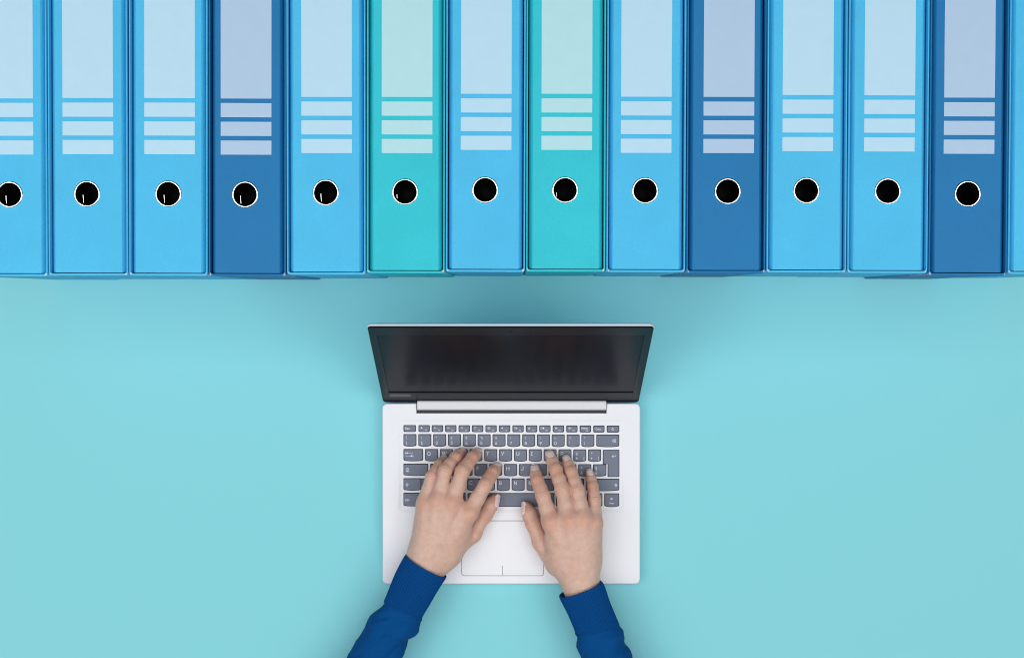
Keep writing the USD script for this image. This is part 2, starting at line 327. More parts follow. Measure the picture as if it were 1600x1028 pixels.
def legend_mesh(items, kx, ky):
    out = []
    for what, hpx, dx, dy in items:
        hgt = hpx / S_K
        if what.startswith(':'):
            shp = affinity.scale(icon(what[1:]), hgt, hgt, origin=(0, 0))
            for gm in getattr(shp, 'geoms', [shp]):
                if gm.geom_type == 'Polygon' and gm.area > 0:
                    m = trimesh.creation.extrude_polygon(gm, 0.00005, engine='earcut'); m.apply_translation([kx + dx / S_K, ky - dy / S_K - hgt, 0]); out.append(m)
        else:
            m = meshkit.text_mesh(what, hgt, 0.00005, bold=hpx < 3.4); m.apply_translation([kx + dx / S_K, ky - dy / S_K - hgt, 0]); out.append(m)
    r = trimesh.util.concatenate(out); r.apply_translation([0, 0, ZK - 0.00001]); return r

def key_outline(x0, x1, y0, y1, smile=True, rt=0.0010, rb=0.0020, o=0.0):
    """outline of a key in metres, y1 at the far edge; the near edge bows outwards"""
    x0, x1, y0, y1 = x0 + o, x1 - o, y0 + o, y1 - o
    pts, w = [], x1 - x0
    bow = (0.0011 if smile else 0.0)
    xs_ = np.linspace(x0 + rb, x1 - rb, 9)
    for x in xs_: pts.append((x, y0 + bow * ((2 * (x - (x0 + x1) / 2) / w) ** 2)))
    for a in np.linspace(-80, 0, 5): pts.append((x1 - rb + rb * math.cos(math.radians(a)), y0 + bow * 0.7 + rb + rb * math.sin(math.radians(a))))
    for a in np.linspace(0, 90, 4): pts.append((x1 - rt + rt * math.cos(math.radians(a)), y1 - rt + rt * math.sin(math.radians(a))))
    for a in np.linspace(90, 180, 4): pts.append((x0 + rt + rt * math.cos(math.radians(a)), y1 - rt + rt * math.sin(math.radians(a))))
    for a in np.linspace(180, 260, 5): pts.append((x0 + rb + rb * math.cos(math.radians(a)), y0 + bow * 0.7 + rb + rb * math.sin(math.radians(a))))
    return np.array(pts)
def add_key(px0, px1, py0, py1, items, smile=True, outline=None):
    p0, p1 = at(px0, py1, ZK), at(px1, py0, ZK)
    def ring(o, z):
        r = outline(o) if outline else key_outline(p0[0], p1[0], p0[1], p1[1], smile, o=o)
        return np.c_[r, np.full(len(r), z)]
    top = loft([ring(0.0009, ZD + 0.0003), ring(0.00085, ZK - 0.0002), ring(0.00105, ZK)], cap0=False) if outline is None else \
        trimesh.util.concatenate([loft([ring(0.0009, ZD + 0.0003), ring(0.00085, ZK - 0.0002), ring(0.00105, ZK)], False, False), flat(ring(0.00105, ZK))])
    key = part('key', top, KEY, laptop, smooth=30)
    rim = trimesh.util.concatenate([loft([ring(0.0, ZD - 0.0003), ring(0.0001, ZK - 0.0005)], False, False), flat(ring(0.0001, ZK - 0.0005))])
    part('key_rim', rim, RIM, key, smooth=False)
    if items: part('legend', legend_mesh(items, p0[0], p1[1]), LEGEND, key, smooth=False)
def flat(ring):
    vv, ff = trimesh.creation.triangulate_polygon(Polygon(ring[:, :2]), engine='earcut')
    m = trimesh.Trimesh(np.c_[vv, np.full(len(vv), ring[0, 2])], ff, process=False)
    if m.face_normals[:, 2].mean() < 0: m.invert()
    return m

ficons = [('mute',), ('quieter',), ('louder',), ('cross',), ('reload',), ('pad',), ('plane',), ('camera',), ('lock',), ('screens',), ('dimmer',), ('brighter',)]
fx = [311, 380, 449, 519, 588, 658, 728, 798, 868, 937, 1007, 1077]
def skew(x): return (x - 793) * 0.0046                        # the rows drop a little towards the right in the photograph
def row(x0z, x1z, ytop, ybot, items, **kw):
    a, b = zx(x0z), zx(x1z); d = skew((a + b) / 2) * 0.6
    add_key(a, b, ytop + d, ybot + d, items, **kw)
FT, FB = 664.4, 675.4
row(233, 298, FT, FB, [('Esc', 3.1, 2.6, 3.6)], smile=False)
for i, x in enumerate(fx):
    row(x, x + 59, FT, FB, [(':' + ficons[i][0], 3.2, 3.6 if i != 9 else 2.4, 2.6), (f'F{i+1}', 1.7, 10.2 if i < 9 else 9.0, 6.9)], smile=False)
row(1147, 1206, FT, FB, [('Stamp', 2.4, 2.6, 2.8), ('Ins', 1.7, 9.5, 6.9)], smile=False)
row(1217, 1276, FT, FB, [('Canc', 2.6, 3.6, 4.0)], smile=False)
row(1287, 1352, FT, FB, [(':power', 4.2, 7.4, 3.2)], smile=False)
NT, NB = 678.4, 698.2
num = [('|', '\\'), ('!', '1'), ('"', '2'), ('£', '3'), ('$', '4'), ('%', '5'), ('&', '6'), ('/', '7'), ('(', '8'), (')', '9'), ('=', '0'), ('?', "'"), ('^', 'ì')]
for (u, l), x in zip(num, [233, 310, 387, 464, 541, 618, 695, 771.5, 848.5, 925.5, 1002, 1079.5, 1155.5]):
    row(x, x + 67.5, NT, NB, [(u, 3.6, 4.0, 3.8), (l, 4.8, 3.6, 11.4)])
row(1233, 1352, NT, NB, [(':back', 4.8, 24.5, 7.4)])
QT, QB = 701.6, 721.2
row(233, 335, QT, QB, [(':tab', 8.0, 3.2, 4.6)])
for c, x in zip('QWERTYUIOP', [345, 421.8, 498.6, 575.3, 652, 729, 806.5, 883, 960, 1037]):
    row(x, x + 67.5, QT, QB, [(c, 5.8, 3.0, 4.2)])
row(1113.5, 1181, QT, QB, [('é', 4.4, 3.8, 4.4), ('è', 4.4, 3.8, 11.6), ('[', 4.0, 15.6, 12.0)])
row(1190.5, 1258, QT, QB, [('*', 4.4, 3.8, 4.2), ('+', 4.6, 3.2, 11.4), (']', 4.0, 15.6, 12.0)])
AT, AB = 724.6, 744.0
# the angled enter key and the key that bites into its corner
e = [at(px, py, ZK)[:2] for px, py in ((942.0, 702.6), (967.8, 702.6), (967.8, 745.2), (949.4, 745.2), (949.4, 725.2), (942.0, 725.2))]
epoly = Polygon(e[::-1])
def enter_outline(o):
    p = epoly.buffer(-o - 0.0009, join_style=2).buffer(0.0009, quad_segs=4)
    r = np.array(p.exterior.coords)[:-1]
    return r if p.exterior.is_ccw else r[::-1]
add_key(942.0, 967.8, 702.6, 745.2, [(':enter', 4.2, 14.2, 8.2)], outline=enter_outline)
row(233, 361.5, AT, AB, [(':caps', 6.2, 3.4, 6.6)])
for c, x in zip('ASDFGHJKL', [371, 447.5, 524.3, 601, 678, 755, 832, 909, 986]):
    row(x, x + 67.5, AT, AB, [(c, 5.8, 3.0, 4.2)])
row(1062.5, 1130, AT, AB, [('ç', 4.0, 3.6, 4.2), ('ò', 4.4, 3.4, 11.6), ('@', 4.0, 13.6, 12.0)])
row(1139.5, 1207, AT, AB, [('°', 4.4, 3.6, 4.6), ('à', 4.4, 3.2, 11.6), ('#', 4.0, 14.6, 12.0)])
row(1216, 1285.5, AT, AB, [('§', 4.0, 3.6, 4.2), ('ù', 4.4, 3.2, 11.6)])
ZT_, ZB_ = 747.2, 767.0
row(233, 326, ZT_, ZB_, [(':shift', 5.4, 3.2, 7.6)])
row(327, 400, ZT_, ZB_, [('>', 3.8, 3.6, 4.4), ('<', 4.2, 3.6, 11.6)])
for c, x in zip('ZXCVBNM', [410, 486.6, 563.4, 640.5, 717.3, 794.3, 871]):
    row(x, x + 67.5, ZT_, ZB_, [(c, 5.8, 3.0, 4.2)])
for (u, l), x in zip([(';', ','), (':', '.'), ('_', '-')], [948, 1025, 1102]):
    row(x, x + 67.5, ZT_, ZB_, [(u.replace(':', '\u2236') if u == ':' else u, 4.0, 3.6, 4.2), (l, 4.4, 3.6, 11.4)])
row(1179, 1352, ZT_, ZB_, [(':shift', 5.4, 44.2, 7.4)])
CT, CB = 770.0, 791.6
def px_row(a, b, items):
    d = skew((a + b) / 2) * 0.6; add_key(a, b, CT + d, CB + d, items)
px_row(630.2, 660.6, [('Ctrl', 3.0, 2.4, 9.8)])
px_row(663.4, 683.0, [('Fn', 3.0, 2.6, 4.4)])
px_row(685.8, 705.2, [(':window', 4.4, 3.6, 5.0)])
px_row(708.0, 727.6, [('Alt', 3.0, 2.6, 9.8)])
px_row(730.6, 866.2, None)
px_row(868.6, 890.0, [('AltGr', 2.8, 2.4, 9.8)])
px_row(892.6, 914.8, [(':left', 4.4, 7.0, 6.0)])
px_row(917.4, 941.4, [(':up', 4.4, 8.0, 6.0)])
px_row(944.2, 967.6, [(':right', 4.4, 9.0, 6.4), ('Fine', 2.4, 8.0, 14.2)])

# lid
pb, ptop = at(800, 628.2, ZB - 0.004), at(800, 510.6, 0.211)
axis_w = ptop - pb; axis_w[0] = 0; LH = np.linalg.norm(axis_w); axis_w /= LH
axis_n = np.cross([1, 0, 0], axis_w)                          # points to the front (towards the keyboard)
axis_n = axis_n if axis_n[1] < 0 else -axis_n
lxm, lhw = (at(573.3, 512, 0.208)[0] + at(1022.6, 512, 0.208)[0]) / 2, (at(1022.6, 512, 0.208)[0] - at(573.3, 512, 0.208)[0]) / 2
def lid_xf(t):
    m = np.eye(4); m[:3, 0], m[:3, 1], m[:3, 2], m[:3, 3] = (1, 0, 0), axis_w, axis_n, (lxm, pb[1], pb[2])
    t = t.copy(); t.apply_transform(m)
    return t
T = 0.0062
def lr(o, z, r=0.005): return rrect(-lhw + o, lhw - o, o * 0.6, LH - o, r, z, 8)
shell = loft([lr(0.006, -T + 0.0), lr(0.002, -T + 0.0006), lr(0.0003, -T + 0.0022), lr(0, -0.0026), lr(0.0002, -0.0015), lr(0.0010, -0.0014)])
shell_p = part('lid', lid_xf(shell), SILVER_EDGE, laptop, smooth=30)
# bezel: frame round the screen
def inv(px, py):
    """photo pixel -> (u, w) on the lid's front plane"""
    u, v = (px - 800) / FPX, (514 - py) / FPX
    c, s = math.cos(TILT), math.sin(TILT); d = np.array([u, v * c + s, v * s - c]); o = np.array([0, 0, H])
    p0 = np.array([lxm, pb[1], pb[2]]); t = np.dot(p0 - o, axis_n) / np.dot(d, axis_n); p = o + d * t - p0
    return p[0], np.dot(p, axis_w)
sx0, sx1 = inv(589.5, 524)[0], inv(1006.5, 524)[0]; sw1, sw0 = inv(800, 523.6)[1], inv(800, 613.2)[1]
sx0, sx1 = (sx0 - sx1) / 2, (sx1 - sx0) / 2
outer = lambda o, z: rrect(-lhw + 0.0006 + o, lhw - 0.0006 - o, 0.0006 + o, LH - 0.0014 - o, 0.0045, z, 8)
hole = lambda o, z: rrect(sx0 - o, sx1 + o, sw0 - o, sw1 + o, 0.0006, z, 8)
bez = loft([outer(0, -0.0013), outer(0, -0.0002), outer(0.0005, 0.0003), hole(0.0004, 0.0003), hole(0.0, 0.0), hole(0.0, -0.0013)], True, False)
part('bezel', lid_xf(bez), BEZEL, shell_p, smooth=30)
part('screen', lid_xf(slab(rrect(sx0 + 0.0001, sx1 - 0.0001, sw0 + 0.0001, sw1 - 0.0001, 0.0005, 0, 3), -0.0014, -0.0007)), SCREEN, shell_p, smooth=False)
wc = inv(798.5, 518.0); cyl = trimesh.creation.cylinder(0.0016, 0.0003, sections=20); cyl.apply_translation([wc[0], wc[1], 0.0004])
part('webcam', lid_xf(cyl), SCREEN, shell_p)
for dx in (-0.022, 0.022):
    cyl = trimesh.creation.cylinder(0.0006, 0.0003, sections=12); cyl.apply_translation([wc[0] + dx, wc[1], 0.0004]); part('microphone_hole', lid_xf(cyl), SCREEN, shell_p)
n0, n1 = inv(609, 619.2), inv(641.5, 615.2)
part('name_plate', lid_xf(slab(rrect(n0[0], n1[0], n0[1], n1[1], 0.0005, 0, 3), 0.0001, 0.00045)), NAMEPLATE, shell_p, smooth=False)
part('lid_foot', lid_xf(slab(rrect(-lhw + 0.002, lhw - 0.002, -0.003, 0.0012, 0.0008, 0, 3), -T + 0.001, -0.0012)), DARK, shell_p, smooth=False)
#PERSON

# ------------------------------------------------------------------ person: two hands on the keys, forearms in knitted sleeves
def round_cone(p, a, b, r1, r2):
    ba = b - a; l2 = ba @ ba; rr = r1 - r2; a2 = l2 - rr * rr; il2 = 1.0 / l2
    pa = p - a; y = pa @ ba; z = y - l2
    q_ = pa * l2 - y[:, None] * ba; x2 = np.einsum('ij,ij->i', q_, q_)
    y2 = y * y * l2; z2 = z * z * l2; k = np.sign(rr) * rr * rr * x2
    out = (np.sqrt(np.maximum(x2 * a2 * il2, 0)) + y * rr) * il2 - r1
    c1 = np.sign(z) * a2 * z2 > k; c2 = (np.sign(y) * a2 * y2 < k) & ~c1
    out = np.where(c1, np.sqrt(x2 + z2) * il2 - r2, out)
    return np.where(c2, np.sqrt(x2 + y2) * il2 - r1, out)
def smin(a, b, k):
    h = np.maximum(k - np.abs(a - b), 0) / k
    return np.minimum(a, b) - h * h * k * 0.25

class Hand:
    """a hand laid out from its joints; sdf() is the skin"""
    def __init__(s, fingers, thumb, palm, wrist, tendons):
        s.fingers, s.thumb, s.palm, s.wrist, s.tendons = fingers, thumb, palm, wrist, tendons
    def chain(s, p, pts, rs, k=0.0035):
        d = None
        for a, b, ra, rb in zip(pts[:-1], pts[1:], rs[:-1], rs[1:]):
            c = round_cone(p, a, b, ra, rb); d = c if d is None else smin(d, c, k)
        return d
    def sdf(s, p):
        d = None
        for a, b, ra, rb in s.palm:
            c = round_cone(p, a, b, ra, rb); d = c if d is None else smin(d, c, 0.016)
        for a, b, ra, rb in s.wrist: d = smin(d, round_cone(p, a, b, ra, rb), 0.014)
        for a, b, ra, rb, k in s.tendons: d = smin(d, round_cone(p, a, b, ra, rb), k)
        fs = None
        for pts, rs in s.fingers:
            c = s.chain(p, pts, rs); fs = c if fs is None else smin(fs, c, 0.0016)
        d = smin(d, fs, 0.0075)
        return smin(d, s.chain(p, *s.thumb, k=0.006), 0.0045)
    def grad(s, p, e=0.0003):
        g = np.stack([s.sdf(p + np.eye(3)[i] * e) - s.sdf(p - np.eye(3)[i] * e) for i in range(3)], 1)
        return g / np.maximum(np.linalg.norm(g, axis=1, keepdims=True), 1e-9)

def surface_net(f, lo, hi, h, coarse=4):
    lo, hi = np.array(lo), np.array(hi); nc = np.ceil((hi - lo) / (h * coarse)).astype(int) + 1
    ax = [lo[i] + (np.arange(nc[i]) + 0.5 - 0.5 / coarse) * h * coarse for i in range(3)]
    C = f(np.stack(np.meshgrid(*ax, indexing='ij'), -1).reshape(-1, 3)).reshape(nc)
    act = np.abs(C) < h * coarse * 1.25
    up_ = lambda A: A.repeat(coarse, 0).repeat(coarse, 1).repeat(coarse, 2)
    V = up_(np.sign(C) * 1.0); m = up_(act); ii = np.argwhere(m)
    V[m] = f(lo + ii * h)
    S = V < 0
    n = np.array(V.shape) - 1
    corner = [(i, j, k) for i in (0, 1) for j in (0, 1) for k in (0, 1)]
    sl = lambda c: tuple(slice(c[i], c[i] + n[i]) for i in range(3))
    cnt = sum(S[sl(c)].astype(np.int8) for c in corner); cells = np.argwhere((cnt > 0) & (cnt < 8))
    acc, w = np.zeros((len(cells), 3)), np.zeros(len(cells))
    for c0 in corner:
        for ax_ in range(3):
            if c0[ax_]: continue
            c1 = list(c0); c1[ax_] = 1
            a = V[tuple((cells + c0).T)]; b = V[tuple((cells + c1).T)]; on = (a < 0) != (b < 0)
            t = np.where(on, a / np.where(on, a - b, 1), 0)
            pt = cells + np.array(c0); pt = pt.astype(float); pt[:, ax_] += t
            acc[on] += pt[on]; w[on] += 1
    verts = lo + acc / w[:, None] * h
    idx = -np.ones(n, int); idx[tuple(cells.T)] = np.arange(len(cells)); F = []
    for ax_ in range(3):
        o = [k for k in range(3) if k != ax_]
        A = S[sl((0, 0, 0))]; sh = [0, 0, 0]; sh[ax_] = 1; B = S[sl(sh)]
        e_ = np.argwhere(A != B); e_ = e_[(e_[:, o[0]] > 0) & (e_[:, o[1]] > 0)]
        q = []
        for du, dv_ in ((0, 0), (1, 0), (1, 1), (0, 1)):
            c = e_.copy(); c[:, o[0]] -= du; c[:, o[1]] -= dv_; q.append(idx[tuple(c.T)])
        q = np.stack(q, 1); inside = A[tuple(e_.T)]
        if ax_ == 1: inside = ~inside
        q = np.where(inside[:, None], q, q[:, ::-1]); F.append(q[(q >= 0).all(1)])
    q = np.vstack(F)
    return verts, np.vstack([q[:, [0, 1, 2]], q[:, [0, 2, 3]]])

def skin_material():
    nodes = {'geo': ('geometry', {}), 'red': ('attribute', {'attribute': 'redness'}), 'vein': ('attribute', {'attribute': 'vein'}),
             'n': ('noise_texture', {'scale': 130.0, 'detail': 4.0, 'roughness': 0.6}), 'nr': ('map_range', {'from_min': 0.3, 'from_max': 0.7, 'to_min': 0.0, 'to_max': 0.7, 'clamp': True}),
             'n2': ('noise_texture', {'scale': 900.0, 'detail': 3.0}), 'n2r': ('map_range', {'from_min': 0.3, 'from_max': 0.7, 'to_min': 0.94, 'to_max': 1.06}),
             'm1': ('mix_color', {'a': SKIN, 'b': SKIN2}), 'm2': ('mix_color', {'b': SKINRED}), 'm3': ('mix_color', {'b': SKINVEIN}), 'h': ('hsv', {}),
             'v': ('voronoi_texture', {'scale': 1100.0}), 'bn': ('noise_texture', {'scale': 800.0, 'detail': 4.0}), 'bm': ('math', {'math_type': 'add'}), 'b': ('bump', {'distance': 0.0005, 'strength': 0.22}),
             'p': ('principled_bsdf', {'roughness': 0.48, 'specular_ior_level': 0.42, 'subsurface_weight': 0.22, 'subsurface_radius': (1.0, 0.35, 0.2), 'subsurface_scale': 0.003})}
    links = [('geo.position', 'n.vector'), ('geo.position', 'n2.vector'), ('geo.position', 'v.vector'), ('geo.position', 'bn.vector'), ('n.fac', 'nr.value'), ('nr.result', 'm1.fac'), ('m1.result', 'm2.a'), ('red.fac', 'm2.fac'),
             ('m2.result', 'm3.a'), ('vein.fac', 'm3.fac'), ('m3.result', 'h.color'), ('n2.fac', 'n2r.value'), ('n2r.result', 'h.value'), ('h.color', 'p.base_color'),
             ('v.distance', 'bm.value1'), ('bn.fac', 'bm.value2'), ('bm.value', 'b.height'), ('b.normal', 'p.normal')]
    usdkit.material(stage, M('skin'), nodes, links, surface='p.BSDF'); return M('skin')
SKIN, SKIN2, SKINRED, SKINVEIN = lin(219, 185, 169), lin(206, 163, 142), lin(207, 134, 106), lin(176, 156, 152)
SKINM = skin_material()
NAIL = plain('fingernail', lin(240, 214, 207), 0.25, spec=0.5, grain=0.02, scale=300)
def knit(name, color):
    nodes = {'geo': ('geometry', {}), 'n': ('noise_texture', {'scale': 1300.0, 'detail': 3.0}), 'r': ('map_range', {'from_min': 0.3, 'from_max': 0.7, 'to_min': 0.82, 'to_max': 1.18}), 'h': ('hsv', {'color': color}), 'b': ('bump', {'distance': 0.0006, 'strength': 0.4}),
             'p': ('principled_bsdf', {'roughness': 0.85, 'specular_ior_level': 0.08, 'sheen_weight': 0.04, 'sheen_roughness': 0.5, 'sheen_tint': (0.25, 0.5, 0.9)})}
    usdkit.material(stage, M(name), nodes, [('geo.position', 'n.vector'), ('n.fac', 'r.value'), ('r.result', 'h.value'), ('h.color', 'p.base_color'), ('n.fac', 'b.height'), ('b.normal', 'p.normal')], surface='p.BSDF'); return M(name)
SLEEVE = knit('blue_jersey', (0.0015, 0.068, 0.24)); CUFF = knit('blue_ribbing', (0.0014, 0.062, 0.23))

def tip_in(px, py, bx, by, r, z):
    """centre of a fingertip of radius r whose far end shows at px, py, coming from bx, by"""
    d = np.array([px - bx, py - by], float); d /= np.linalg.norm(d); c = np.array([px, py]) - d * r * 0.9 * 1245
    return at(c[0], c[1], z)
def finger(mcp, pip, dip, tip, zs, rs):
    """joints as photo pixels with heights zs and radii rs (knuckle, middle joint, end joint, tip)"""
    M_, P_, D_ = at(*mcp, zs[0]), at(*pip, zs[1]), at(*dip, zs[2]); T_ = tip_in(*tip, *dip, rs[3], zs[3])
    q = lambda a, b, t: a * (1 - t) + b * t
    pts = [M_, q(M_, P_, 0.5), P_, q(P_, D_, 0.5), D_, q(D_, T_, 0.55), T_]
    r = [rs[0], (rs[0] + rs[1]) / 2 * 0.955, rs[1], (rs[1] + rs[2]) / 2 * 0.955, rs[2], (rs[2] + rs[3]) / 2 * 1.0, rs[3]]
    return pts, r

def build_hand(person, hand, nails, bbox, wrist_end, joints, wrinkles, veins):
    vv, ff = surface_net(hand.sdf, *bbox, 0.00085)
    # keep the largest piece
    for _ in range(2):
        vv = vv - hand.grad(vv) * np.clip(hand.sdf(vv), -0.0008, 0.0008)[:, None]
    n = hand.grad(vv)
    # skin folds over the finger joints, on the upper side
    disp = np.zeros(len(vv))
    for c, ax_, wid, amp, cnt, sp in wrinkles:
        d = vv - c; s_ = d @ ax_; rad = np.linalg.norm(d - s_[:, None] * ax_, axis=1)
        w_ = np.exp(-(s_ / wid) ** 2) * (rad < 0.0125) * np.clip(n[:, 2] * 1.6, 0, 1)
        wob = (meshkit.noise(vv * 500, 3) - 0.5) * 0.0009
        disp -= amp * w_ * np.maximum(np.cos(2 * math.pi * (s_ + wob) / sp), 0) ** 3
    disp += (meshkit.fbm(vv * 90, 3, 5) - 0.5) * 0.0011
    vv = vv + n * disp[:, None]
    red = np.zeros(len(vv))
    for c, rad, a in joints: red = np.maximum(red, a * np.exp(-(np.linalg.norm(vv - c, axis=1) / rad) ** 2))
    red *= 0.55 + 0.9 * meshkit.fbm(vv * 140, 3, 11)
    vein = np.zeros(len(vv))
    for a, b, w_ in veins: vein = np.maximum(vein, 0.55 * np.exp(-(np.maximum(round_cone(vv, a, b, 0.0005, 0.0005), 0) / w_) ** 2) * (n[:, 2] > 0.2))
    prim = part('hand', (vv, ff), SKINM, person, smooth=True)
    primvar(prim, 'redness', np.clip(red, 0, 1)); primvar(prim, 'vein', vein)
    # nails: a thin curved plate seated on each finger end
    for D_, T_, up, hw_, back, front in nails:
        d = (T_ - D_) / np.linalg.norm(T_ - D_); up = np.array(up, float); up = up - d * (up @ d); up /= np.linalg.norm(up); sd = np.cross(d, up)
        gr = []
        rho, phi = np.linspace(0, 1, 9), np.linspace(0, 2 * math.pi, 40, endpoint=False)
        P2 = [(0.0, 0.0, 0.0)]
        for r in rho[1:]:
            for t in phi:
                c_, s__ = math.cos(t), math.sin(t); e = 0.62
                P2.append((r * math.copysign(abs(c_) ** e, c_), r * math.copysign(abs(s__) ** e, s__), r))
        P2 = np.array(P2)
        along = (front + back) / 2 * P2[:, 1] + (front - back) / 2
        base = T_ + np.outer(along, d) + np.outer(P2[:, 0] * hw_, sd) + up * 0.016
        ray = base.copy(); t = np.zeros(len(base))
        for _ in range(40):
            step = hand.sdf(base - up * t[:, None]); t = np.minimum(t + step * 0.9, 0.0165 + 0.004 * P2[:, 0] ** 2 * 0 + 0.001)
        hit = base - up * t[:, None]
        # beyond the flesh the plate carries on along the finger
        over = np.maximum(along - 0.0045, 0) ; ref = T_ + np.outer(along, d)
        hgt = (hit - T_) @ up; flat_h = np.median(hgt[np.abs(along) < 0.002]) if np.any(np.abs(along) < 0.002) else hgt.max()
        hgt = np.maximum(hgt, flat_h - 0.0016 - 0.22 * np.maximum(along, 0) - 0.32 * hw_ * P2[:, 0] ** 2)
        top = T_ + np.outer(along, d) + np.outer(P2[:, 0] * hw_, sd) + np.outer(hgt + 0.00045 - 0.0005 * P2[:, 2] ** 6, up)
        bot = top - up * 0.0006
        f = [(0, 1 + i, 1 + (i + 1) % 40) for i in range(40)]
        for k in range(len(rho) - 2):
            a = 1 + k * 40; b = a + 40
            for i in range(40): j = (i + 1) % 40; f += [(a + i, b + i, b + j), (a + i, b + j, a + j)]
        f = np.array(f); nT = len(top); rim0 = 1 + (len(rho) - 2) * 40; allf = [f, f[:, ::-1] + nT]
        side = []
        for i in range(40): j = (i + 1) % 40; side += [(rim0 + i, nT + rim0 + i, nT + rim0 + j), (rim0 + i, nT + rim0 + j, rim0 + j)]
        m = trimesh.Trimesh(np.vstack([top, bot]), np.vstack(allf + [np.array(side)]), process=False)
        if m.face_normals[:40].mean(0) @ up < 0: m.invert()
        part('fingernail', m, NAIL, prim, smooth=45)
    return prim

person = thing('person', 'person typing with both hands on the laptop, in dark blue knitted sleeves', 'person')

def arm(hand_side):
    pass
ZT0 = ZK + 0.0060
def make_left():
    pk = finger((663.5, 785), (674, 745), (687.0, 726.0), (697.0, 712.5), (0.052, 0.0525, 0.042, 0.0275), (0.0088, 0.0073, 0.0064, 0.0054))
    rg = finger((684.0, 781), (695.5, 735.5), (711.5, 714.5), (726.0, 702.0), (0.058, 0.0585, 0.0455, 0.0285), (0.0100, 0.0083, 0.0071, 0.0060))
    md = finger((706.5, 786), (722.5, 736.0), (738.0, 715.0), (751.0, 702.0), (0.0605, 0.0600, 0.0465, 0.0285), (0.0104, 0.0088, 0.0075, 0.0063))
    ix = finger((733.5, 800), (758.5, 757.0), (769.5, 739.0), (780.0, 723.5), (0.0575, 0.0545, 0.0425, 0.0280), (0.0102, 0.0087, 0.0075, 0.0063))
    tipT = tip_in(776.5, 773.5, 764.0, 795.0, 0.0068, 0.0272)
    th = ([at(711, 857, 0.040), at(739, 834, 0.0355), at(757.5, 804, 0.0325), at(766.5, 789.0, 0.0300), tipT], [0.0120, 0.0098, 0.0088, 0.0084, 0.0066])
    W0, W1 = at(665, 884, 0.049), at(640, 928, 0.050)
    wl, wr = at(656, 869, 0.0475), at(683, 884, 0.0475)
    el, er = at(633, 917, 0.0485), at(647, 925, 0.0485)
    palm = [(at(664.5, 850, 0.0475), pk[0][0], 0.0148, 0.0088), (at(668, 850, 0.0510), rg[0][0], 0.0155, 0.0102), (at(684, 854, 0.0510), md[0][0], 0.0155, 0.0106), (at(697, 860, 0.0480), ix[0][0], 0.0150, 0.0106),
            (at(703, 866, 0.0440), at(722, 835, 0.0445), 0.0142, 0.0100), (at(668, 862, 0.0420), at(668, 805, 0.0430), 0.0145, 0.0100)]
    wrist = [(wl, el, 0.0142, 0.0130), (wr, er, 0.0142, 0.0130), (at(672, 868, 0.046), W0, 0.0185, 0.0170)]
    tend = [(at(688, 845, 0.0655), md[0][0] + [0, 0, 0.0068], 0.0022, 0.0040, 0.010), (at(676, 842, 0.0645), rg[0][0] + [0, 0, 0.0064], 0.0022, 0.0038, 0.010), (at(700, 850, 0.0615), ix[0][0] + [0, 0, 0.0062], 0.0022, 0.0040, 0.010), (at(665, 836, 0.0610), pk[0][0] + [0, 0, 0.0055], 0.002, 0.0035, 0.010)]
    hand = Hand([pk, rg, md, ix], th, palm, wrist, tend)
    nl = lambda f, hw_, b, fr: (f[0][4], f[0][6], (0, 0.45, 1), hw_, b, fr)
    nails = [nl(pk, 0.0044, 0.0058, 0.0066), nl(rg, 0.0049, 0.0064, 0.0074), nl(md, 0.0052, 0.0066, 0.0076), nl(ix, 0.0052, 0.0066, 0.0076), (th[0][3], th[0][4], (1, 0.1, 0.45), 0.0058, 0.0085, 0.0080)]
    return hand, (pk, rg, md, ix), th, nails
